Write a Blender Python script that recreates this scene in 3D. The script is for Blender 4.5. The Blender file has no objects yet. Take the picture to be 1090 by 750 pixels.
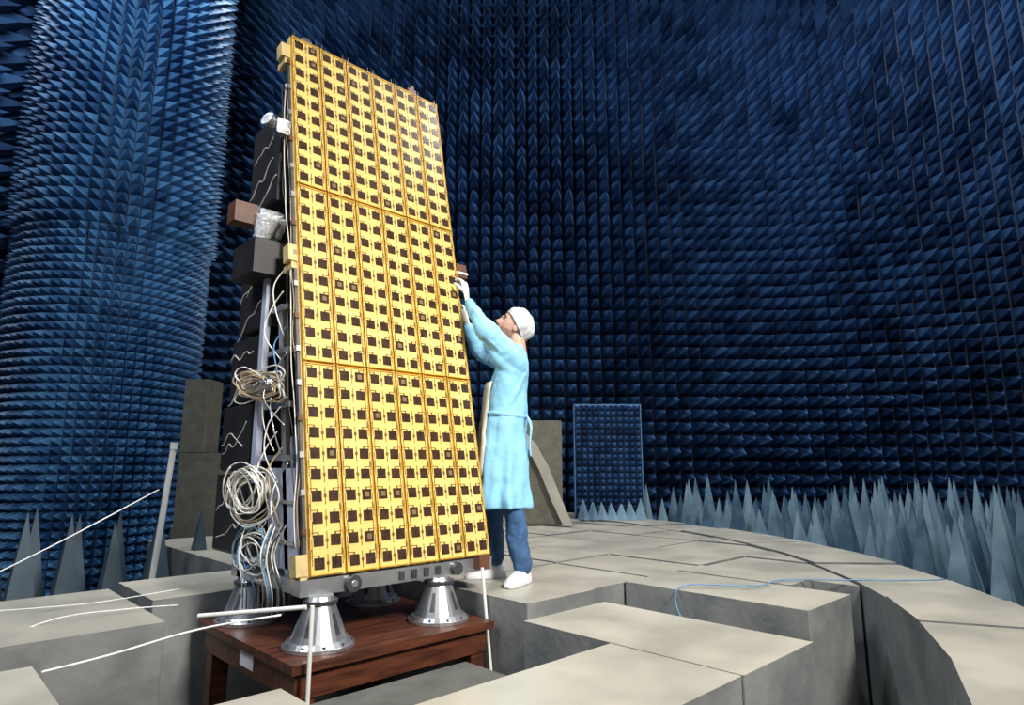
import bpy, math, random
import numpy as np
from mathutils import Vector, Matrix
random.seed(4); np.random.seed(4)
CA,SA=0.7194,0.6946
ZC=1.6
def W(r,f,z=0.0): return Vector((CA*r+SA*f,-SA*r+CA*f,z))

# ---------------- materials ----------------
def mat(name,col,rough=0.6,metal=0.0,noise=None,col2=None,island=False,bump=0.0,spec=0.5,nscale=8,coat=0):
    m=bpy.data.materials.new(name); m.use_nodes=True
    nt=m.node_tree; b=nt.nodes['Principled BSDF']
    b.inputs['Base Color'].default_value=(*col,1); b.inputs['Roughness'].default_value=rough
    b.inputs['Metallic'].default_value=metal; b.inputs['Specular IOR Level'].default_value=spec
    if coat: b.inputs['Coat Weight'].default_value=coat
    if col2 is None: col2=tuple(c*0.75 for c in col)
    tc=nt.nodes.new('ShaderNodeTexCoord')
    n=nt.nodes.new('ShaderNodeTexNoise'); n.inputs['Scale'].default_value=nscale; n.inputs['Detail'].default_value=5
    nt.links.new(tc.outputs['Object'],n.inputs['Vector'])
    r=nt.nodes.new('ShaderNodeValToRGB'); r.color_ramp.elements[0].color=(*col2,1); r.color_ramp.elements[1].color=(*col,1)
    r.color_ramp.elements[0].position=0.35; r.color_ramp.elements[1].position=0.62
    if island:
        g=nt.nodes.new('ShaderNodeNewGeometry')
        mx=nt.nodes.new('ShaderNodeMath'); mx.operation='MULTIPLY_ADD'
        mx.inputs[1].default_value=0.35
        m2=nt.nodes.new('ShaderNodeMath'); m2.operation='MULTIPLY'; m2.inputs[1].default_value=0.68
        nt.links.new(n.outputs['Fac'],m2.inputs[0])
        nt.links.new(g.outputs['Random Per Island'],mx.inputs[0]); nt.links.new(m2.outputs[0],mx.inputs[2])
        nt.links.new(mx.outputs[0],r.inputs['Fac'])
    else:
        nt.links.new(n.outputs['Fac'],r.inputs['Fac'])
    nt.links.new(r.outputs['Color'],b.inputs['Base Color'])
    if bump:
        n2=nt.nodes.new('ShaderNodeTexNoise'); n2.inputs['Scale'].default_value=nscale*6; n2.inputs['Detail'].default_value=4
        nt.links.new(tc.outputs['Object'],n2.inputs['Vector'])
        bp=nt.nodes.new('ShaderNodeBump'); bp.inputs['Strength'].default_value=bump; bp.inputs['Distance'].default_value=0.01
        nt.links.new(n2.outputs['Fac'],bp.inputs['Height']); nt.links.new(bp.outputs['Normal'],b.inputs['Normal'])
    return m
M={}
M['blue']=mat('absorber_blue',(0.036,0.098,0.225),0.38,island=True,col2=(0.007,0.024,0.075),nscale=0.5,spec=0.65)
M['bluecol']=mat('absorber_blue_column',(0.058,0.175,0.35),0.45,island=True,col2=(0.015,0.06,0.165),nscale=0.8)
M['bluebase']=mat('absorber_base',(0.004,0.008,0.02),0.8)
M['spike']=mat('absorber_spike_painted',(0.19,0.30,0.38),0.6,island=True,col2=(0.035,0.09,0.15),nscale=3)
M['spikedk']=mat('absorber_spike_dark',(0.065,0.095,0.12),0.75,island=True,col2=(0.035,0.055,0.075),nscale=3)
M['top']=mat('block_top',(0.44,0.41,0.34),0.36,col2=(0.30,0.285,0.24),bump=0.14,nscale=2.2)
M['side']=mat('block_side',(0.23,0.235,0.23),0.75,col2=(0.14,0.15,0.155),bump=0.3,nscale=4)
M['darkblock']=mat('foam_dark',(0.09,0.09,0.08),0.8,bump=0.4)
M['stack']=mat('foam_tan',(0.14,0.13,0.10),0.8,col2=(0.10,0.095,0.075),bump=0.3)
M['floor']=mat('floor_paint',(0.05,0.05,0.05),0.7)
M['ceil']=mat('ceiling_dark',(0.02,0.03,0.06),0.8)
M['yel']=mat('tile_yellow',(0.77,0.575,0.19),0.28,col2=(0.69,0.50,0.145),nscale=2,spec=0.6)
M['ora']=mat('tile_edge_orange',(0.62,0.34,0.03),0.4,col2=(0.5,0.26,0.015))
M['pat']=mat('patch_brown',(0.055,0.028,0.015),0.25,col2=(0.028,0.015,0.009),nscale=20)
M['lin']=mat('feed_line_brown',(0.16,0.09,0.025),0.4)
M['glint']=mat('patch_painted_glint',(0.22,0.15,0.08),0.25)  # lighter brown that paints glints onto some of the patches
M['cream']=mat('bracket_cream',(0.66,0.50,0.22),0.5)
M['alu']=mat('aluminium',(0.62,0.64,0.66),0.33,metal=0.9,col2=(0.5,0.52,0.54))
M['dkmetal']=mat('dark_metal',(0.12,0.12,0.13),0.4,metal=0.7)
M['foil']=mat('foil_silver',(0.75,0.75,0.76),0.22,metal=1.0,bump=1.0,nscale=18)
M['black']=mat('black_panel',(0.024,0.020,0.020),0.5,col2=(0.014,0.012,0.012))
M['brown']=mat('brown_box',(0.13,0.052,0.025),0.5,col2=(0.07,0.028,0.015))
M['white']=mat('white_plastic',(0.74,0.74,0.71),0.4,col2=(0.68,0.68,0.65))
M['sil']=mat('silver_blue_panel',(0.55,0.58,0.70),0.4,metal=0.1,col2=(0.44,0.47,0.62),nscale=6)
M['wire']=mat('wire_white',(0.74,0.72,0.66),0.4)
M['wirebrown']=mat('wire_tan',(0.42,0.30,0.17),0.45)
M['wireblue']=mat('wire_blue',(0.10,0.26,0.45),0.4)
M['label']=mat('paper_label',(0.85,0.83,0.85),0.6)
M['gown']=mat('gown_blue',(0.25,0.55,0.77),0.7,col2=(0.22,0.51,0.73),nscale=5,bump=0.1)
M['beige']=mat('shirt_beige',(0.60,0.55,0.43),0.8)
M['jean']=mat('jeans',(0.045,0.12,0.25),0.85,col2=(0.02,0.06,0.15),nscale=12,bump=0.3)
M['shoe']=mat('shoe_cover',(0.76,0.78,0.80),0.6)
M['skin']=mat('skin',(0.60,0.35,0.25),0.5,col2=(0.53,0.29,0.20),nscale=20)
M['beard']=mat('brow_hair',(0.10,0.055,0.035),0.8)
M['glove']=mat('glove',(0.76,0.75,0.72),0.5)
M['capm']=mat('bouffant_cap',(0.66,0.69,0.71),0.7,col2=(0.42,0.40,0.38),nscale=16,bump=0.5)
M['eye']=mat('eye_dark',(0.03,0.02,0.02),0.2)
M['lip']=mat('lips',(0.45,0.17,0.14),0.5)
M['stub']=mat('stubble_skin',(0.36,0.20,0.14),0.8,col2=(0.27,0.15,0.10),nscale=60)
m=mat('table_wood',(0.12,0.038,0.018),0.4,col2=(0.045,0.014,0.008),nscale=4); M['wood']=m
for n in m.node_tree.nodes:
    if n.type=='TEX_NOISE':
        mp=m.node_tree.nodes.new('ShaderNodeMapping'); mp.inputs['Scale'].default_value=(1,8,8)
        tc=[q for q in m.node_tree.nodes if q.type=='TEX_COORD'][0]
        m.node_tree.links.new(tc.outputs['Object'],mp.inputs['Vector']); m.node_tree.links.new(mp.outputs['Vector'],n.inputs['Vector']); break

# ---------------- mesh builder ----------------
class MB:
    def __init__(s): s.v=[];s.f=[];s.m=[];s.mats=[]
    def mi(s,k):
        if k not in s.mats: s.mats.append(k)
        return s.mats.index(k)
    def add(s,vs,fs,k):
        o=len(s.v); s.v+= [tuple(v) for v in vs]; s.f+=[tuple(i+o for i in f) for f in fs]; s.m+=[s.mi(k)]*len(fs)
    def box(s,x0,x1,y0,y1,z0,z1,k,front=None,mt=None,ktop=None):
        vs=[(x0,y0,z0),(x1,y0,z0),(x1,y1,z0),(x0,y1,z0),(x0,y0,z1),(x1,y0,z1),(x1,y1,z1),(x0,y1,z1)]
        if mt is not None: vs=[mt@Vector(v) for v in vs]
        s.add(vs,[(3,2,1,0),(1,2,6,5),(2,3,7,6),(3,0,4,7)],k)
        s.add(vs,[(0,1,5,4)],front or k); s.add(vs,[(4,5,6,7)],ktop or k)
    def cyl(s,a,b,r0,r1,k,n=20,cap=True):
        a=Vector(a);b=Vector(b);d=(b-a).normalized()
        t=Vector((0,0,1)) if abs(d.z)<0.9 else Vector((1,0,0))
        x=d.cross(t).normalized();y=d.cross(x)
        vs=[a+(x*math.cos(i*2*math.pi/n)+y*math.sin(i*2*math.pi/n))*r0 for i in range(n)]
        vs+=[b+(x*math.cos(i*2*math.pi/n)+y*math.sin(i*2*math.pi/n))*r1 for i in range(n)]
        fs=[(i,(i+1)%n,n+(i+1)%n,n+i) for i in range(n)]
        if cap: fs+=[tuple(range(n))[::-1],tuple(range(n,2*n))]
        s.add(vs,fs,k)
    def tube(s,pts,rad,k,n=8,flat=None,flatdir=None):
        pts=[Vector(p) for p in pts]
        if not hasattr(rad,'__len__'): rad=[rad]*len(pts)
        tan=[(pts[min(i+1,len(pts)-1)]-pts[max(i-1,0)]).normalized() for i in range(len(pts))]
        if flatdir is not None: x=Vector(flatdir)
        else: x=Vector((0,0,1)) if abs(tan[0].z)<0.9 else Vector((1,0,0))
        vs=[]
        for i,p in enumerate(pts):
            t=tan[i]; x=(x-t*x.dot(t)).normalized(); y=t.cross(x)
            fl=flat if flat else 1
            for j in range(n):
                a=j*2*math.pi/n
                vs.append(p+(x*math.cos(a)*fl+y*math.sin(a))*rad[i])
        fs=[]
        for i in range(len(pts)-1):
            for j in range(n):
                fs.append((i*n+j,i*n+(j+1)%n,(i+1)*n+(j+1)%n,(i+1)*n+j))
        fs+=[tuple(range(n))[::-1],tuple(range((len(pts)-1)*n,len(pts)*n))]
        s.add(vs,fs,k)
    def capsule(s,pts,rad,k,n=12):
        pts=[Vector(p) for p in pts]
        if not hasattr(rad,'__len__'): rad=[rad]*len(pts)
        d0=(pts[0]-pts[1]).normalized(); d1=(pts[-1]-pts[-2]).normalized()
        P=[pts[0]+d0*rad[0]*q for q in(0.98,0.7)]+pts+[pts[-1]+d1*rad[-1]*q for q in(0.7,0.98)]
        R=[rad[0]*0.2,rad[0]*0.7]+list(rad)+[rad[-1]*0.7,rad[-1]*0.2]
        s.tube(P,R,k,n)
    def make(s,name,parent=None,smooth=False,loc=None,rot=None,bevel=0,auto=False):
        me=bpy.data.meshes.new(name); me.from_pydata(s.v,[],s.f)
        for k in s.mats: me.materials.append(M[k])
        me.polygons.foreach_set('material_index',s.m)
        if smooth: me.polygons.foreach_set('use_smooth',[True]*len(s.f))
        me.update()
        o=bpy.data.objects.new(name,me); bpy.context.collection.objects.link(o)
        if loc: o.location=loc
        if rot: o.rotation_euler=rot
        if parent: o.parent=parent
        if bevel:
            b=o.modifiers.new('bevel','BEVEL'); b.width=bevel; b.segments=2; b.limit_method='ANGLE'
        return o
def empty(name,loc=(0,0,0)):
    e=bpy.data.objects.new(name,None); bpy.context.collection.objects.link(e); e.location=loc; e.empty_display_size=0.1; return e
def catmull(pts,sub=8):
    pts=[Vector(p) for p in pts]; P=[pts[0]]+pts+[pts[-1]]; out=[]
    for i in range(1,len(P)-2):
        for j in range(sub):
            t=j/sub; a,b,c,d=P[i-1],P[i],P[i+1],P[i+2]
            out.append(0.5*((2*b)+(c-a)*t+(2*a-5*b+4*c-d)*t*t+(3*b-a-3*c+d)*t**3))
    out.append(pts[-1]); return out

# ---------------- room shell ----------------
def pyr_add(mb,c,n,u,v,su,sv,L,k,jit=0.02):
    c=Vector(c)
    t=c+n*L+u*random.uniform(-jit,jit)+v*random.uniform(-jit,jit)
    h=0.94
    vs=[c-u*su/2*h-v*sv/2*h,c+u*su/2*h-v*sv/2*h,c+u*su/2*h+v*sv/2*h,c-u*su/2*h+v*sv/2*h,t]
    mb.add(vs,[(0,1,4),(1,2,4),(2,3,4),(3,0,4)],k)
def wall(name,path,z0,z1,pitch,L,k='blue'):
    mb=MB()
    for a,b in zip(path[:-1],path[1:]):
        A=W(*a);B=W(*b);u=(B-A);Ln=u.length;u.normalize();n=Vector((u.y,-u.x,0));v=Vector((0,0,1))
        th=0.15
        c=[A,B,B-n*th,A-n*th]
        vs=[(p.x,p.y,z0) for p in c]+[(p.x,p.y,z1) for p in c]
        mb.add(vs,[(3,2,1,0),(4,5,6,7),(0,1,5,4),(1,2,6,5),(2,3,7,6),(3,0,4,7)],'bluebase')
        nu=max(1,round(Ln/pitch));pu=Ln/nu;nv=int((z1-z0)/pitch)
        for i in range(nu):
            for j in range(nv):
                pyr_add(mb,A+u*(i+.5)*pu+v*(z0+(j+.5)*pitch),n,u,v,pu,pitch,L*random.uniform(.94,1.06),k,.03)
    return mb.make(name)
ZT=11.6
wall('wall_back',[(-6.8,10.6),(3.6,10.6)],0,ZT,0.21,0.46)
pth=[(3.6,10.6)]
ang=0;cx,cy=3.6,10.6
for i in range(42):
    ang+=math.radians(1.35 if i<31 else 0); cx+=.215*math.cos(ang); cy-=.215*math.sin(ang); pth.append((cx,cy))
wall('wall_right',pth,0,ZT,0.21,0.46)
wall('wall_left',[(-6.8,1.0),(-6.8,10.6)],0,ZT,0.3,0.62)
pts=[W(-7.2,-6),W(13,-6),W(13,11.2),W(-7.2,11.2)]
mb=MB()
mb.add([(p.x,p.y,0) for p in pts]+[(p.x,p.y,-0.1) for p in pts],[(0,1,2,3),(7,6,5,4),(0,4,5,1),(1,5,6,2),(2,6,7,3),(3,7,4,0)],'floor'); mb.make('floor')
mb=MB(); mb.add([(p.x,p.y,ZT) for p in pts]+[(p.x,p.y,ZT+.1) for p in pts],[(3,2,1,0),(4,5,6,7),(0,1,5,4),(1,2,6,5),(2,3,7,6),(3,0,4,7)],'ceil'); mb.make('ceiling')

# absorber column
CC=W(-5.2,8.0); CR=1.0
mb=MB()
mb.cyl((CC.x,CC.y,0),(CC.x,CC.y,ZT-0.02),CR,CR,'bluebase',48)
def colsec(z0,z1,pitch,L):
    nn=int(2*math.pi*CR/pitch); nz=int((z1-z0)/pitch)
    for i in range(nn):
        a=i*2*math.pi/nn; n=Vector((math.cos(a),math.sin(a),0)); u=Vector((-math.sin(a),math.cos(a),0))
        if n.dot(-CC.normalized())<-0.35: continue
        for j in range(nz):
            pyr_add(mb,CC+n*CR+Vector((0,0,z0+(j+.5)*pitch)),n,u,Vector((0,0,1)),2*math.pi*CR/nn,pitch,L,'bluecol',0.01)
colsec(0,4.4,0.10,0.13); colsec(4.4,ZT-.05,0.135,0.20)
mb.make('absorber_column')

# ---------------- raised floor blocks ----------------
ZB=0.87
CX,CY=0.914,6.346; RI,RO=6.0,6.62
circ=[(CX+RI*math.cos(a),CY+RI*math.sin(a)) for a in np.linspace(0,2*math.pi,120,endpoint=False)]
def clip(poly,cp):
    out=poly
    for i in range(len(cp)):
        a=cp[i];b=cp[(i+1)%len(cp)]; inp=out; out=[]
        if not inp: return []
        def side(p): return (b[0]-a[0])*(p[1]-a[1])-(b[1]-a[1])*(p[0]-a[0])
        for j in range(len(inp)):
            p=inp[j];q=inp[(j+1)%len(inp)];sp,sq=side(p),side(q)
            if sp>=0: out.append(p)
            if (sp>=0)!=(sq>=0):
                t=sp/(sp-sq); out.append((p[0]+t*(q[0]-p[0]),p[1]+t*(q[1]-p[1])))
    return out
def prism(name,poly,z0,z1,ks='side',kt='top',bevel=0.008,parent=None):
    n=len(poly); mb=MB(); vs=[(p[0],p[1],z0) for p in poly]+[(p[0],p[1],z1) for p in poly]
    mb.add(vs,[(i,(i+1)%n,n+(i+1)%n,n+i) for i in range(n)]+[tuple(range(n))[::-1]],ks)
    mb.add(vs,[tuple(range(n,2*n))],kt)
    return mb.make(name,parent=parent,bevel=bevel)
g=0.020
blocks=[(2.26,2.88,1.16,2.26,ZB),(1.25,2.245,1.16,1.735,ZB),(.15,1.02,1.2,2.16,ZB),(-1.2,.467,2.25,3.04,ZB),
 (-.6,.2,3.43,4.55,ZB),(.218,1.03,3.43,4.55,ZB),(1.12,1.9,3.98,4.72,ZB),(1.918,2.5,3.98,4.72,ZB),
 (2.53,3.1,2.5,3.3,ZB),(2.53,3.1,3.318,4.1,ZB),(3.45,4.05,1.4,2.54,ZB)]
raised=empty('raised_floor_platform')
bi=0
for x0,x1,y0,y1,z in blocks:
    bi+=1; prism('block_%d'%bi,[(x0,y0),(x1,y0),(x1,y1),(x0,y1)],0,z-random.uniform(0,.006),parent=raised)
xs=[1.12,1.9,2.515,3.11,3.75,4.4,5.1,5.8,6.5,7.2]
ys=[1.45,2.555,3.4,4.11,4.73,5.5,6.3,7.1,7.9,8.7,9.5,10.3,11.1,12.4]
for i in range(len(xs)-1):
    for j in range(len(ys)-1):
        x0,x1,y0,y1=xs[i],xs[i+1]-g,ys[j],ys[j+1]-g
        cx,cy=(x0+x1)/2,(y0+y1)/2
        r=CA*cx-SA*cy; f=SA*cx+CA*cy
        if cx<2.5 and cy<4.72: continue
        if cx<3.1 and cy<4.1: continue
        if cy<2.55 and cx<4.4: continue
        if r<-0.50*f: continue
        pl=clip([(x0,y0),(x1,y0),(x1,y1),(x0,y1)],circ)
        if len(pl)<3: continue
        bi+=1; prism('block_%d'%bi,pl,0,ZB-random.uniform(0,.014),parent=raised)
bi+=1; prism('block_%d'%bi,[(4.07,1.75),(4.38,1.75),(4.38,2.54),(4.07,2.54)],0,ZB,parent=raised)
nseg=62
for i in range(nseg):
    a0=2*math.pi*i/nseg;a1=2*math.pi*(i+1)/nseg-0.0030
    am=(a0+a1)/2; cx,cy=CX+RI*math.cos(am),CY+RI*math.sin(am)
    r=CA*cx-SA*cy; f=SA*cx+CA*cy
    if f<1.0 or r<-0.3: continue
    aa=[a0,a1]
    pl=[(CX+(RI+0.02)*math.cos(a),CY+(RI+0.02)*math.sin(a)) for a in aa[::-1]]+[(CX+RO*math.cos(a),CY+RO*math.sin(a)) for a in aa]
    bi+=1; prism('arc_block_%d'%bi,pl[::-1],0,ZB+0.012-random.uniform(0,.018),parent=raised,bevel=.012)
    if f<3.0:
        pl=[(CX+(RO+0.022)*math.cos(a),CY+(RO+0.022)*math.sin(a)) for a in aa[::-1]]+[(CX+(RO+.7)*math.cos(a),CY+(RO+.7)*math.sin(a)) for a in aa]
        bi+=1; prism('arc_block_%d'%bi,pl[::-1],0,ZB-random.uniform(0,.014),parent=raised,bevel=.012)
prism('foam_block',[(1.2,2.2),(2.12,2.2),(2.12,2.52),(1.2,2.52)],0,.66,'darkblock','darkblock',0.01)
def wprism(name,r0,r1,f0,f1,z0,z1,ks,kt):
    return prism(name,[tuple(W(r0,f0)[:2]),tuple(W(r1,f0)[:2]),tuple(W(r1,f1)[:2]),tuple(W(r0,f1)[:2])],z0,z1,ks,kt)
wprism('foam_block',-3.58,-3.12,6.9,7.3,0,1.72,'stack','stack')
wprism('foam_block',-3.58,-3.32,6.9,7.25,1.722,2.52,'stack','stack')

# ---------------- floor spikes ----------------
def spikes(cells,k,zb,hmin,hmax,base):
    mb=MB()
    for (x,y) in cells:
        h=random.uniform(hmin,hmax); b=base*0.97; s=b/2
        mb.box(x-s,x+s,y-s,y+s,zb,zb+.06,k)
        tx,ty=x+random.uniform(-.02,.02),y+random.uniform(-.02,.02)
        mb.add([(x-s,y-s,zb+.06),(x+s,y-s,zb+.06),(x+s,y+s,zb+.06),(x-s,y+s,zb+.06),(tx,ty,zb+.06+h)],[(0,1,4),(1,2,4),(2,3,4),(3,0,4)],k)
    return mb
cells=[];P=0.28
for i in range(50):
    for j in range(54):
        x=2+i*P; y=-3+j*P
        r=CA*x-SA*y; f=SA*x+CA*y
        d=math.hypot(x-CX,y-CY)
        if d<RO+0.25 or f<3.35 or f>9.5: continue
        if r>0.95*f+0.5 or r<1.6: continue
        if r>3 and (f-10.6)+ (r-3.6)*.45+((r-3.6)**2)*.03>-1.0: continue
        cells.append((x,y))
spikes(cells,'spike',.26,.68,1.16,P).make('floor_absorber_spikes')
cells=[]
for i in range(9):
    c=W(-4.6+i*.36,5.25); cells.append((c.x,c.y))
    if i<7: c=W(-4.9+i*.36,5.75); cells.append((c.x,c.y))
cells=[c for c in cells if (CA*c[0]-SA*c[1])<-2.6]
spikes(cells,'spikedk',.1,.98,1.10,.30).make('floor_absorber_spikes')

# absorber panel far (standing)
mb=MB(); A=W(0.88,8.95); u=W(1,0); n=W(0,-1); v=Vector((0,0,1))
vs=[]
for dz in (ZB+.01,2.42):
    for q in (A,A+u*.92,A+u*.92-n*.08,A-n*.08): vs.append((q.x,q.y,dz))
mb.add(vs,[(3,2,1,0),(4,5,6,7),(0,1,5,4),(1,2,6,5),(2,3,7,6),(3,0,4,7)],'bluebase')
def wbox(mb,r0,r1,f0,f1,z0,z1,k):
    q=[W(r0,f0),W(r1,f0),W(r1,f1),W(r0,f1)]
    vs=[(p.x,p.y,z0) for p in q]+[(p.x,p.y,z1) for p in q]
    mb.add(vs,[(3,2,1,0),(4,5,6,7),(0,1,5,4),(1,2,6,5),(2,3,7,6),(3,0,4,7)],k)
wbox(mb,.865,.88,8.93,9.04,ZB+.01,2.44,'bluecol');wbox(mb,1.8,1.815,8.93,9.04,ZB+.01,2.44,'bluecol');wbox(mb,.865,1.815,8.93,9.04,2.42,2.435,'bluecol')
for i in range(11):
    for j in range(18):
        pyr_add(mb,A+u*((i+.5)*.0835)+v*(ZB+.02+(j+.5)*.0855),n,u,v,.0835,.0855,.11,'blue',.002)
mb.make('absorber_panel')
mb=MB()
for i in range(7):
    for j in range(2):
        c=W(.95+i*.125,8.72-j*.12)
        s=.055; h=random.uniform(.2,.3)
        mb.add([(c.x-s,c.y-s,ZB+.012),(c.x+s,c.y-s,ZB+.012),(c.x+s,c.y+s,ZB+.012),(c.x-s,c.y+s,ZB+.012),(c.x,c.y,ZB+h)],[(0,1,4),(1,2,4),(2,3,4),(3,0,4),(3,2,1,0)],'spike')
mb.make('small_absorber_spikes')
mb=MB(); wbox(mb,.12,.62,7.95,8.05,0,1.26,'stack'); o=mb.make('foam_board',bevel=.01); o.location.z=ZB+.01
mb=MB()
pts=[(.02,1.05),(.14,.92),(.28,.65),(.42,.3),(.56,.0)]
P3=[W(.05+a,7.82)+Vector((0,0,b+ZB+.01)) for a,b in pts]
P4=[W(.05+a,7.82)+Vector((0,0,b+ZB+.01)) for a,b in [(.12,1.10),(.25,.96),(.40,.68),(.54,.32),(.68,.0)]]
off=W(0,.09)
n_=5; vs=P3+P4+[p+off for p in P3]+[p+off for p in P4]
fs=[]
for i in range(4):
    fs+=[(i,i+1,n_+i+1,n_+i),(2*n_+i,3*n_+i,3*n_+i+1,2*n_+i+1),(i,2*n_+i,2*n_+i+1,i+1),(n_+i,n_+i+1,3*n_+i+1,3*n_+i)]
fs+=[(0,n_,3*n_,2*n_),(4,2*n_+4,3*n_+4,n_+4)]
mb.add(vs,fs,'top'); mb.make('curved_plank')

# ---------------- satellite ----------------
sat=empty('satellite',(2.07,3.3,1.0))
def SP(o):
    o.parent=sat; o.matrix_parent_inverse=Matrix.Translation(-sat.location); return o
TILT=math.radians(-11.2); PO=Vector((1.494,2.923,1.07)); PW,PH=1.148,3.265
def yb(z): return 2.923+.07+(z-1.07)*.198+.03
mb=MB(); mb.box(0,PW,.022,.06,0,PH,'cream')
ns=6; tw=PW/ns; th=PH/3
for si in range(3):
    for c in range(ns):
        x0=c*tw+.004; x1=(c+1)*tw-.004; z0=si*th+.006; z1=(si+1)*th-.006
        mb.box(x0,x1,0,.024,z0,z1,'ora','yel')
        xc=(x0+x1)/2; nr=10; dz=(z1-z0)/nr
        for q in range(nr):
            zz=z0+(q+.5)*dz+dz*.5
            for xx in (x0,x1-.006): mb.box(xx,xx+.006,-.006,.0,zz-.03,zz+.005,'ora')
        for xx in (x0,x1-.003): mb.box(xx,xx+.003,-.004,0,z0,z1,'ora')
        mb.box(x0,x1,-.006,0,z0,z0+.006,'ora'); mb.box(x0,x1,-.006,0,z1-.006,z1,'ora')
        for q in range(nr):
            zc=z0+(q+.5)*dz
            for sx in (-1,1):
                px=xc+sx*.046
                s=.0265
                mb.box(px-s,px+s,-.004,0,zc-s,zc+s,'pat')
                if random.random()<.12: mb.box(px-.013,px+.013,-.0055,-.004,zc-.013,zc+.013,'glint')
                mb.box(px-.004,px+.004,-.002,0,zc+s,zc+s+.013,'lin')
                mb.box(min(px,px+sx*.036),max(px,px+sx*.036),-.002,0,zc+s+.010,zc+s+.0135,'lin')
                a=xc+sx*.081
                if q%2==0:
                    mb.box(a-.0016,a+.0016,-.002,0,zc-.01,zc+dz+.01,'lin')
                    mb.box(a-.006,a+.002,-.0025,0,zc+dz/2-.014,zc+dz/2+.014,'lin')
                else:
                    mb.box(a-.006*sx-.002,a-.006*sx+.002,-.002,0,zc+.015,zc+dz-.015,'lin')
            mb.box(xc-.002,xc+.002,-.002,0,zc-dz*.5+.012,zc+dz*.5-.012,'lin')
            mb.box(xc-.007,xc+.007,-.0025,0,zc-.008,zc+.008,'lin')
SP(mb.make('antenna_array_panel',loc=PO,rot=(TILT,0,0)))
mb=MB()
for z,w in ((PH-.12,.055),(PH*.53,.05),(.06,.06)):
    mb.box(-w,0,.02,.09,z-.05,z+.05,'cream'); mb.box(-w*.6,0,.03,.13,z-.09,z-.05,'cream')
mb.box(-.014,0,.03,.06,.1,PH-.1,'dkmetal')
mb.box(PW,PW+.012,.025,.06,.05,PH-.05,'cream')
for k in range(16):
    z=.2+k*.19; mb.box(-.022,0,.02,.045,z,z+.03,'alu' if k%3 else 'brown')
SP(mb.make('edge_brackets',loc=PO,rot=(TILT,0,0),bevel=.004))
mb=MB()
mb.box(PW,PW+.085,-.01,.09,1.83,1.93,'brown'); mb.box(PW-.004,PW+.09,-.014,.095,1.855,1.87,'white'); mb.box(PW-.02,PW+.09,.02,.07,1.77,1.83,'alu')
mb.box(PW*.80,PW*.80+.07,.03,.12,PH,PH+.07,'brown')
mb.box(PW*.82,PW*.82+.03,.03,.08,PH+.07,PH+.1,'brown')
mb.cyl((.12,.03,PH+.03),(.12,.09,PH+.03),.04,.04,'dkmetal')
SP(mb.make('target_brackets',loc=PO,rot=(TILT,0,0),bevel=.004))
mb=MB()
for k in range(3):
    pts=[]
    for i in range(16):
        z=.15+i*(PH-.5)/15
        pts.append((-.02-.006*k+random.uniform(-.012,.012),.05+.015*k+random.uniform(-.01,.012),z))
    mb.tube(catmull(pts,5),.003,('wirebrown','wire','black')[k],6)
SP(mb.make('edge_wiring',loc=PO,rot=(TILT,0,0),smooth=True))
mb=MB()
def lbox(x0,x1,z0,z1,d0,d1,k):
    vs=[(x0,yb(z0)+d0,z0),(x1,yb(z0)+d0,z0),(x1,yb(z0)+d1,z0),(x0,yb(z0)+d1,z0),(x0,yb(z1)+d0,z1),(x1,yb(z1)+d0,z1),(x1,yb(z1)+d1,z1),(x0,yb(z1)+d1,z1)]
    mb.add(vs,[(3,2,1,0),(4,5,6,7),(0,1,5,4),(1,2,6,5),(2,3,7,6),(3,0,4,7)],k)
lbox(1.58,2.42,1.05,3.75,.03,.10,'black')
lbox(1.56,2.40,1.02,1.75,.10,.50,'sil')
mb.box(1.66,2.4,3.66,4.0,1.06,3.65,'black')
mb.box(1.56,1.66,3.45,4.0,1.08,3.5,'black')
mb.box(1.44,1.475,3.53,3.585,1.5,2.66,'sil')
mb.box(1.475,1.50,3.585,3.60,1.5,2.66,'alu')
lbox(1.49,1.52,1.05,2.5,.12,.17,'alu')
for z in (1.62,1.9,2.2,2.45): mb.box(1.47,1.50,yb(z)+.02,3.54,z,z+.028,'alu')
lbox(1.49,1.505,1.08,1.58,.02,.36,'sil')
for z in (1.2,1.4): lbox(1.478,1.49,z,z+.02,.03,.35,'alu')
SP(mb.make('bus_structure',bevel=.003))
mb=MB()
for (y0,y1,z0,z1,x) in ((3.55,3.98,3.16,3.74,1.5),(3.52,3.98,2.38,2.96,1.49),(3.61,4.02,1.96,2.34,1.48),(3.61,4.06,1.56,1.94,1.47),(3.56,4.06,1.10,1.54,1.46)):
    mb.box(x-.03,x+.10,y0,y1,z0,z1,'black')
SP(mb.make('black_equipment_panels',bevel=.02))
random.seed(21); mb=MB()
for (y,z,x) in ((3.75,3.62,1.47),(3.8,3.45,1.47),(3.74,3.32,1.47),(3.7,2.85,1.46),(3.8,2.7,1.46),(3.8,2.55,1.46),(3.85,2.25,1.45),(3.84,2.08,1.45),(3.85,1.84,1.44),(3.88,1.7,1.44),(3.85,1.45,1.43),(3.82,1.3,1.43)):
    z2=z; pts=[]
    for i in range(8):
        pts.append((x-.005,y-.18+i*.048,z2)); z2+=random.choice((-.05,-.01,.02,-.03))
    mb.tube(catmull(pts,3),.0035,'wire',6)
SP(mb.make('sensor_wires',smooth=True))
mb=MB()
mb.box(1.22,1.35,3.50,3.62,2.95,3.07,'brown'); mb.cyl((1.35,3.56,3.01),(1.5,3.58,2.98),.075,.11,'foil',14)
mb.cyl((1.38,3.52,2.86),(1.40,3.48,3.0),.05,.08,'foil',10)
mb.box(1.32,1.5,3.44,3.76,2.66,2.86,'black')
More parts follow.
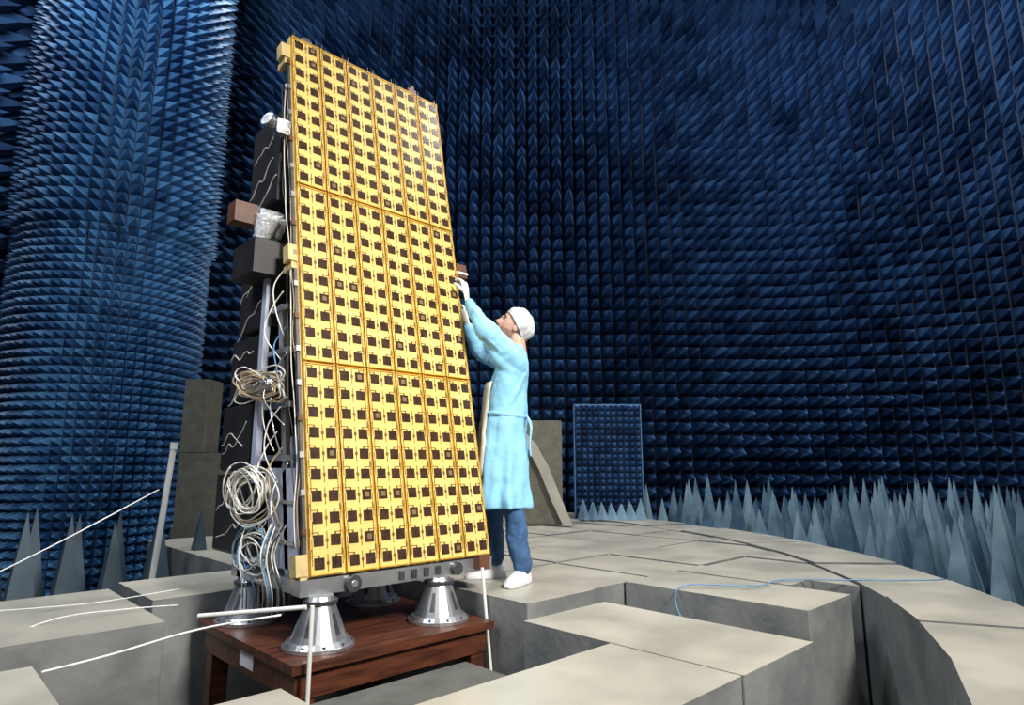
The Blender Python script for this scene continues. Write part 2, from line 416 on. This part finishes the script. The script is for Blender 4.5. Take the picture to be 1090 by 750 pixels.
mb.box(1.40,1.48,3.44,3.52,3.53,3.62,'foil'); mb.cyl((1.40,3.48,3.58),(1.34,3.46,3.60),.025,.05,'foil',12)
mb.box(1.48,1.6,3.5,3.56,3.54,3.60,'dkmetal')
mb.box(1.33,1.5,3.56,3.6,3.06,3.08,'dkmetal')
SP(mb.make('instrument_boxes',bevel=.006))
def bundle(c,R,n,k,rx=.5,seed=0,rad=.0042,flat=.8):
    random.seed(seed); mb=MB()
    for q in range(n):
        ph=random.uniform(0,6.28);tilt=random.uniform(-.4,.4);rr=R*random.uniform(.6,1.15);cc=Vector(c)+Vector((random.uniform(-.03,.03),random.uniform(-.05,.05),random.uniform(-.03,.03)))
        pts=[]
        for i in range(13):
            a=ph+i*2*math.pi/11
            pts.append(cc+Vector((-rr*rx*math.cos(a)*.5,rr*math.cos(a),rr*flat*math.sin(a)+tilt*rr*math.cos(a)))+Vector((random.uniform(-.008,.008),random.uniform(-.008,.008),random.uniform(-.008,.008))))
        mb.tube(catmull(pts,5),rad,random.choice(k),6)
    return mb
mb=bundle((1.40,3.44,2.02),.18,13,['wire','wire','wirebrown'],seed=1,flat=.35)
mb.capsule([(1.38,3.52,2.00),(1.40,3.32,2.03)],[.03,.03],'foil',10); SP(mb.make('cable_bundle_upper',smooth=True))
SP(bundle((1.38,3.44,1.45),.17,15,['wire','wire','wirebrown'],seed=2).make('cable_bundle_middle',smooth=True))
SP(bundle((1.42,3.40,1.15),.12,12,['wireblue','wire','wire','black'],seed=3).make('cable_bundle_lower',smooth=True))
random.seed(8); mb=MB()
for k in range(11):
    z0=random.uniform(1.5,2.7); y=yb(z0)+random.uniform(.0,.18)
    pts=[(1.47,y,z0),(1.43,y+.05,z0-.1),(1.41+random.uniform(-.03,.03),y+random.uniform(-.07,.07),z0-.25),(1.46,y-.05,z0-.4)]
    mb.tube(catmull(pts,6),.004,random.choice(['wire','wire','wirebrown','alu','wireblue']),6)
for k in range(14):
    y=random.uniform(3.15,3.5); x=random.uniform(1.40,1.50)
    pts=[(x,y,1.3),(x-.05,y+random.uniform(-.05,.08),1.15),(x-.02,y-.05,.98),(x+.03,y+.05,.85)]
    mb.tube(catmull(pts,6),.004,random.choice(['wire','wire','black','wireblue']),6)
SP(mb.make('loose_cables',smooth=True))
mb=MB()
mb.box(1.45,2.66,2.93,3.01,.985,1.06,'alu')
mb.box(1.46,1.56,3.0,3.8,.985,1.05,'alu'); mb.box(2.22,2.32,3.0,3.75,.985,1.05,'alu'); mb.box(1.46,2.32,3.64,3.72,.985,1.05,'alu')
mb.cyl((1.72,2.90,1.02),(1.72,2.93,1.02),.042,.042,'dkmetal',18); mb.cyl((2.38,2.90,1.02),(2.38,2.93,1.02),.035,.035,'dkmetal',18)
mb.cyl((1.72,2.895,1.02),(1.72,2.90,1.02),.018,.018,'alu',12)
mb.box(2.52,2.6,2.88,2.95,1.0,1.08,'brown')
for q in range(4): mb.box(2.0+q*.08,2.03+q*.08,2.92,2.93,1.0,1.045,'dkmetal')
SP(mb.make('base_frame',bevel=.005))
def cone(name,x,y):
    mb=MB(); z=.757
    mb.cyl((x,y,z),(x,y,z+.016),.168,.168,'alu',32)
    mb.cyl((x,y,z+.016),(x,y,z+.035),.160,.145,'alu',32)
    mb.cyl((x,y,z+.035),(x,y,z+.195),.132,.068,'alu',32)
    mb.cyl((x,y,z+.195),(x,y,z+.21),.082,.082,'dkmetal',24)
    mb.cyl((x,y,z+.21),(x,y,z+.228),.07,.06,'alu',24)
    for i in range(10):
        a=i*.628; d=Vector((math.cos(a),math.sin(a),0)); c=Vector((x,y,0))
        mb.cyl(c+d*.15+Vector((0,0,z+.016)),c+d*.15+Vector((0,0,z+.03)),.008,.008,'dkmetal',8)
        t=Vector((-d.y,d.x,0))
        if i%2==0:
            pts=[c+d*(.134-.064*s/.16+.0015)+Vector((0,0,z+.035+s)) for s in (.03,.12)]
            mb.add([pts[0]-t*.012,pts[0]+t*.012,pts[1]+t*.007,pts[1]-t*.007],[(0,1,2,3)],'dkmetal')
    return SP(mb.make(name))
for i,(x,y) in enumerate(((1.557,2.93),(2.28,2.95),(1.512,3.66),(2.27,3.6))): cone('support_cone_%d'%(i+1),x,y)

# ---------------- table ----------------
mb=MB()
mb.box(1.33,2.49,2.72,3.87,.715,.755,'wood')
mb.box(1.36,2.46,2.75,3.84,.60,.715,'wood')
for x in(1.37,2.36):
    for y in (2.76,3.74): mb.box(x,x+.09,y,y+.09,0,.6,'wood')
mb.box(1.40,1.43,2.85,3.75,.2,.28,'wood')
mb.box(1.3555,1.3595,3.18,3.34,.63,.705,'label')
mb.make('wooden_table',bevel=.006)

# ---------------- poles, ropes ----------------
def tubeobj(name,pts,r,k,smooth=True,sub=6,n=10):
    mb=MB(); mb.tube(catmull(pts,sub) if sub else pts,r,k,n); return mb.make(name,smooth=smooth)
a=W(-2.62,4.72,.0); b=W(-2.52,4.78,1.76)
mb=MB(); mb.cyl(a,b,.021,.021,'white'); mb.cyl(b-Vector((0,0,.05)),b,.028,.028,'white'); mb.make('plastic_pole',smooth=False)
tubeobj('rope',[W(-3.3,3.72,.80),W(-2.95,4.2,1.08),W(-2.56,4.70,1.42)],.0045,'white')
a=W(-1.45,3.1,.91); b=W(-.93,3.02,.965)
mb=MB(); mb.cyl(a,b,.010,.010,'white',12); mb.make('white_rod')
tubeobj('cable',[W(-1.66,2.40,.878),W(-1.55,2.6,.878),W(-1.35,2.9,.90),W(-1.02,2.96,.945)],.0045,'white')
tubeobj('cable',[W(-2.6,3.3,.885),W(-2.2,3.5,.885),W(-1.9,3.8,.9)],.0025,'white')
tubeobj('cable',[W(-2.35,2.95,.80),W(-2.15,3.15,.885),W(-1.95,3.35,.885),W(-1.72,3.45,.885)],.003,'white')
mb=MB(); p=W(-.86,2.88); mb.cyl((p.x,p.y,0),(p.x,p.y,1.0),.009,.009,'white',12); mb.make('white_rod')
mb=MB(); mb.cyl((2.515,2.70,.0),(2.505,2.84,1.02),.009,.009,'white',12); mb.make('white_rod')
tubeobj('blue_cable',[(3.0,1.7,.70),(3.2,2.0,.80),(3.5,2.15,.885),(3.8,1.85,.885),(4.15,1.8,.885),(4.55,1.3,.895),(4.8,1.1,.895)],.004,'wireblue')

# ---------------- technician ----------------
tech=empty('technician',W(0.0,4.22,ZB))
fx=-W(1,0); fy=-W(0,1)
R=Matrix(((fx.x,fy.x,0,0),(fx.y,fy.y,0,0),(0,0,1,0),(0,0,0,1)))
tech.rotation_euler=R.to_euler()
def TP(o): o.parent=tech; return o
mb=MB()
rings=[(.46,.065,.180,.24),(.60,.065,.172,.23),(.78,.06,.162,.22),(.95,.05,.150,.205),(1.06,.045,.138,.188),(1.20,.035,.135,.19),(1.32,.015,.126,.198),(1.40,-.01,.108,.19),(1.46,-.028,.085,.145),(1.50,-.033,.064,.085),(1.525,-.035,.060,.066)]
N=72; vs=[];fs=[]
for z,cx,a,b in rings:
    amp=max(0,(1.15-z))*.12
    for j in range(N):
        t=2*math.pi*j/N; w=1+amp*math.sin(7*t+z*2)+amp*.6*math.sin(12*t-z*3)
        vs.append((cx+a*math.cos(t)*w,b*math.sin(t)*w,z))
for i in range(len(rings)-1):
    for j in range(N): fs.append((i*N+j,i*N+(j+1)%N,(i+1)*N+(j+1)%N,(i+1)*N+j))
fs+=[tuple(range(N))[::-1],tuple(range((len(rings)-1)*N,len(rings)*N))]
mb.add(vs,fs,'gown')
LW=Vector((.295,.085,1.80)); RW=Vector((.30,-.10,1.66))
def sleeve(ctrl,rad,n=24):
    P=catmull(ctrl,8); m=len(P); RR=[]
    for i in range(m):
        t=i/(m-1)*(len(rad)-1); k=min(int(t),len(rad)-2); r=rad[k]+(rad[k+1]-rad[k])*(t-k)
        RR.append(r*(1+.035*math.sin(i*1.9)*(1 if i>6 else 0)))
    mb.capsule(P,RR,'gown',n)
sleeve([(-.02,.13,1.38),(.02,.17,1.44),(.11,.205,1.53),(.19,.215,1.60),(.235,.18,1.68),tuple(LW)],[.082,.078,.068,.062,.050,.036])
sleeve([(-.02,-.13,1.38),(.02,-.17,1.42),(.12,-.195,1.46),(.21,-.195,1.50),(.26,-.16,1.57),tuple(RW)],[.082,.078,.068,.062,.050,.036])
mb.capsule([(.0,.15,1.32),(.07,.175,1.40),(.14,.19,1.48)],[.055,.05,.032],'gown',14)
for a,b in (((-.06,.155,1.36),(.10,.155,1.12)),((-.08,.13,1.30),(.04,.19,1.05)),((.07,.16,1.34),(.16,.09,1.1))):
    mb.capsule([a,((a[0]+b[0])/2,(a[1]+b[1])/2+.012,(a[2]+b[2])/2),b],[.012,.018,.008],'gown',10)
# fold ridges on the sleeves
for (p,q) in (((.02,.235,1.49),(.16,.265,1.53)),((.06,.24,1.43),(.19,.26,1.55)),((.18,.265,1.62),(.25,.215,1.72))):
    mb.capsule([p,tuple((Vector(p)+Vector(q))/2+Vector((0,.004,0))),q],[.008,.013,.007],'gown',8)
o=mb.make('gown',smooth=True); TP(o)
rm=o.modifiers.new('r','REMESH'); rm.mode='VOXEL'; rm.voxel_size=.008; rm.use_smooth_shade=True
sm=o.modifiers.new('s','SMOOTH'); sm.iterations=2; sm.factor=.5
tx=bpy.data.textures.new('folds','CLOUDS'); tx.noise_scale=.14; tx.noise_depth=0
tx2=bpy.data.textures.new('wrinkles','CLOUDS'); tx2.noise_scale=.05; tx2.noise_depth=1
dp=o.modifiers.new('d','DISPLACE'); dp.texture=tx; dp.strength=.03; dp.mid_level=.5
dp=o.modifiers.new('d2','DISPLACE'); dp.texture=tx2; dp.strength=.007; dp.mid_level=.5
mb=MB()
pts=[(.045+.146*math.cos(t),.197*math.sin(t),1.045+.01*math.sin(2*t)) for t in np.linspace(0,2*math.pi,40)]
mb.tube(pts,.007,'gown',8,flat=1.8,flatdir=(0,0,1)); mb.tube(catmull([(-.09,.09,1.05),(-.12,.11,.97),(-.115,.12,.86),(-.12,.12,.78)],5),.006,'gown',6); mb.tube(catmull([(-.09,.07,1.05),(-.125,.07,.99),(-.12,.08,.90)],5),.006,'gown',6)
TP(mb.make('gown_tie',smooth=True))
mb=MB(); vs=[];n=9
zs=np.linspace(.66,1.26,12)
rz=[q[0] for q in rings]; rc=[q[1] for q in rings]; ra=[q[2] for q in rings]; rb=[q[3] for q in rings]
for z in zs:
    cxx=np.interp(z,rz,rc); aa_=np.interp(z,rz,ra)*1.07+.012; bb_=np.interp(z,rz,rb)*1.04
    for j in range(n):
        t=math.radians(-38+j*10+ (6 if z<.9 else 0)); vs.append((cxx+aa_*math.cos(t),bb_*math.sin(t),z))
fs=[(i*n+j,i*n+j+1,(i+1)*n+j+1,(i+1)*n+j) for i in range(len(zs)-1) for j in range(n-1)]
mb.add(vs,fs,'beige'); o=mb.make('shirt_front',smooth=True); TP(o); o.modifiers.new('so','SOLIDIFY').thickness=.012
mb=MB()
mb.capsule([(.03,.08,.78),(.02,.09,.64),(.01,.1,.50),(-.03,.1,.32),(-.06,.1,.11)],[.078,.076,.068,.064,.06],'jean',20)
mb.capsule([(.05,-.08,.78),(.09,-.1,.66),(.12,-.1,.50),(.12,-.11,.32),(.12,-.12,.11)],[.078,.076,.068,.064,.06],'jean',20)
o=mb.make('jeans',smooth=True); TP(o)
rm=o.modifiers.new('r','REMESH'); rm.mode='VOXEL'; rm.voxel_size=.010; rm.use_smooth_shade=True
dp=o.modifiers.new('d','DISPLACE'); dp.texture=tx; dp.strength=.03; dp.mid_level=.5
dp=o.modifiers.new('d2','DISPLACE'); dp.texture=tx2; dp.strength=.016; dp.mid_level=.5
def shoe(name,ax,ay,yaw):
    mb=MB(); c,s=math.cos(yaw),math.sin(yaw); vs=[];N=20
    sec=[(-.085,.02,.02),(-.075,.036,.065),(-.04,.046,.11),(.0,.048,.115),(.05,.048,.088),(.11,.052,.062),(.165,.045,.045),(.195,.02,.02)]
    for x,w,h in sec:
        for j in range(N):
            t=2*math.pi*j/N; yy=w*math.cos(t); zz=max(.001,h*.5+h*.5*math.sin(t)*1.0)
            if math.sin(t)<-.3: zz=.001
            vs.append((ax+x*c-yy*s,ay+x*s+yy*c,zz))
    fs=[(i*N+j,i*N+(j+1)%N,(i+1)*N+(j+1)%N,(i+1)*N+j) for i in range(len(sec)-1) for j in range(N)]
    fs+=[tuple(range(N))[::-1],tuple(range((len(sec)-1)*N,len(sec)*N))]
    mb.add(vs,fs,'shoe'); o=mb.make(name,smooth=True); TP(o); o.modifiers.new('ss','SUBSURF').levels=1
shoe('left_shoe',-.06,.1,math.radians(62)); shoe('right_shoe',.12,-.12,math.radians(15))
def hand(name,w,d,nrm,side,curl):
    d=Vector(d).normalized(); nrm=Vector(nrm); nrm=(nrm-d*nrm.dot(d)).normalized(); s=d.cross(nrm)*side
    w=Vector(w); mb=MB()
    mb.tube([w-d*.05,w-d*.01,w+d*.02,w+d*.06,w+d*.09,w+d*.098],[.03,.029,.035,.042,.040,.03],'glove',16,flat=.42,flatdir=nrm)
    L=[.068,.078,.073,.056]
    for i in range(4):
        b=w+d*.085+s*(.030-.020*i); pts=[b-d*.02,b]; dd=d.copy()
        ang=0
        for q,fr in enumerate((.45,.32,.23)):
            ang+=curl*(.5+.3*q)*(1+.08*i); dd=(d*math.cos(ang)-nrm*math.sin(ang)); pts.append(pts[-1]+dd*L[i]*fr)
        mb.capsule(pts,[.0095,.0095,.009,.0085,.0075],'glove',10)
    b=w+d*.02+s*.03; t1=(d*.6+s*.7-nrm*.25).normalized(); t2=(d*.8+s*.25-nrm*.5).normalized()
    mb.capsule([b-s*.012,b+t1*.035,b+t1*.035+t2*.03,b+t1*.035+t2*.03+(t2-nrm*.3).normalized()*.022],[.013,.0115,.010,.0085],'glove',10)
    o=mb.make(name,smooth=True); TP(o)
    rm=o.modifiers.new('r','REMESH'); rm.mode='VOXEL'; rm.voxel_size=.0032; rm.use_smooth_shade=True
hand('left_hand',LW+Vector((.012,-.012,.05)),(.18,-.12,1),(-.7,.3,.2),-1,.75)
hand('right_hand',RW+Vector((.02,.01,.045)),(.35,.1,1),(-.6,-.6,0),1,.6)
def dsphere(nu,nv,fn):
    vs=[];fs=[]
    for i in range(nv+1):
        ph=math.pi*i/nv
        for j in range(nu):
            t=2*math.pi*j/nu
            vs.append(fn(math.sin(ph)*math.cos(t),math.sin(ph)*math.sin(t),math.cos(ph)))
    for i in range(nv):
        for j in range(nu): fs.append((i*nu+j,(i+1)*nu+j,(i+1)*nu+(j+1)%nu,i*nu+(j+1)%nu))
    return vs,fs
def hf(x,y,z):
    X,Y,Z=x*.095,y*.076,z*.118
    if z<0:
        Y*=1-.28*(-z)**1.2
        if x<0: X*=1-.45*min(1,-z*1.3)
        else: X*=1+.05*(-z)
    if x>0:
        g=lambda cy,cz,sy,sz: math.exp(-(((y-cy)/sy)**2+((z-cz)/sz)**2))
        X+=.030*g(0,-.20,.13,.13)+.016*g(0,-.02,.10,.18)
        X-=.014*(g(.34,.06,.2,.12)+g(-.34,.06,.2,.12))
        X+=.008*g(0,.22,.6,.1)
        X+=.010*g(0,-.48,.25,.07)
        X-=.006*g(0,-.60,.3,.05)
        X+=.020*g(0,-.80,.4,.16)
    return (X,Y,Z)
mb=MB(); vs,fs=dsphere(64,56,hf)
mb.add(vs,fs,'skin')
for s in(-1,1):
    mb.add(*dsphere(14,10,lambda x,y,z:(.070+x*.012,s*.030+y*.013,.008+z*.007)),'white')
    mb.add(*dsphere(10,8,lambda x,y,z:(.0795+x*.004,s*.031+y*.006,.009+z*.0055)),'eye')
    mb.tube([(.092,s*.012,.030),(.092,s*.030,.036),(.080,s*.048,.028)],[.003,.0045,.003],'beard',6)
    mb.add(*dsphere(16,12,lambda x,y,z:(-.008+x*.020-z*.006,s*.074+s*.004*abs(x)+y*.009,-.008+z*.034)),'skin')
mb.tube([(.094,-.024,-.056),(.102,0,-.055),(.094,.024,-.056)],[.003,.006,.003],'lip',8)
o=mb.make('head',smooth=True); TP(o)
HP=Vector((-.012,0,1.655)); HR=Matrix.Rotation(math.radians(-26),4,'Y')@Matrix.Rotation(math.radians(14),4,'Z')
o.location=HP; o.rotation_euler=HR.to_euler()
def bf(x,y,z): 
    p=hf(x,y,z); return (p[0]*1.012+.0008,p[1]*1.02,p[2]*1.012)
mb=MB(); vs,fs=dsphere(64,56,bf)
keep=[f for f in fs if all((vs[i][2]<-.045 and vs[i][0]>-.01 and not(vs[i][0]>.09 and -.066<vs[i][2]<-.048 and abs(vs[i][1])<.026) and vs[i][2]<-.02-.35*max(0,vs[i][0]-.02)) for i in f)]
mb.add(vs,keep,'stub'); o=mb.make('stubble',smooth=True); TP(o); o.location=HP; o.rotation_euler=HR.to_euler()
mb=MB(); mb.capsule([(-.04,0,1.46),(-.035,0,1.54),(-.03,0,1.60)],[.062,.055,.054],'skin',20); TP(mb.make('neck',smooth=True))
# bouffant cap: pole tilted back so the elastic edge is clean
th_=math.radians(-35.8); ct,st=math.cos(th_),math.sin(th_)
def cf(x0,y0,z0):
    x=ct*x0+st*z0; z=-st*x0+ct*z0; y=y0
    az=math.atan2(y0,x0); w=1+.022*math.sin(az*15)*(1-abs(z0))**.5+.02*math.sin(z0*9+az*3)
    bk=.018*max(0,-x)*(1-abs(z))
    edge=1-.05*max(0,min(1,(.12-z0)/.2))
    return (-.014+(x*.113*w-bk)*edge,y*.098*w*edge,.012+z*.128*w*edge)
vs,fs=dsphere(90,50,cf)
ring=27
keep=fs[:90*ring]
mb=MB(); mb.add(vs[:90*(ring+1)],keep,'capm')
el=[vs[90*ring+j] for j in range(90)]; el.append(el[0]); mb.tube(el,.005,'capm',6)
o=mb.make('bouffant_cap',smooth=True); TP(o); o.location=HP; o.rotation_euler=HR.to_euler()

# ---------------- lights ----------------
def area(name,loc,target,size,power,col=(1,1,1),sy=None,spread=None):
    l=bpy.data.lights.new(name,'AREA'); l.size=size; l.energy=power; l.color=col
    if sy: l.shape='RECTANGLE'; l.size_y=sy
    if spread: l.spread=math.radians(spread)
    o=bpy.data.objects.new(name,l); bpy.context.collection.objects.link(o); o.location=loc
    o.rotation_euler=(Vector(target)-Vector(loc)).to_track_quat('-Z','Y').to_euler(); return o
area('ceiling_lamp_key',W(3.2,-1.0,5.6),W(-.35,3.9,1.9),1.2,165,(1,.95,.88),spread=75)
area('ceiling_lamp_back',W(3.0,6.5,11),W(2.0,5.0,0),1.0,470,(.98,.98,1))
area('ceiling_lamp_column',W(-3.4,4.5,10.5),W(-5.3,8.5,5),1.0,560,(.85,.94,1))
area('ceiling_lamp_right',W(5.5,5.0,10.5),W(7.5,9.2,7.5),1.0,700,(.95,.97,1))
area('ceiling_lamp_left',W(-3.5,0.5,6.0),W(-1.2,3.6,1.5),1.5,60,(.85,.93,1),spread=100)
w=bpy.data.worlds.new('world'); w.use_nodes=True; bpy.context.scene.world=w
w.node_tree.nodes['Background'].inputs[0].default_value=(.66,.72,.84,1); w.node_tree.nodes['Background'].inputs[1].default_value=.22

cam=bpy.data.cameras.new('camera'); cam.sensor_width=36; cam.lens=675/1090*36; cam.clip_end=100
co=bpy.data.objects.new('camera',cam); bpy.context.collection.objects.link(co); co.location=(0,0,ZC)
co.rotation_euler=(math.radians(100),0,-math.atan2(SA,CA)); bpy.context.scene.camera=co
bpy.context.scene.view_settings.view_transform='Standard'
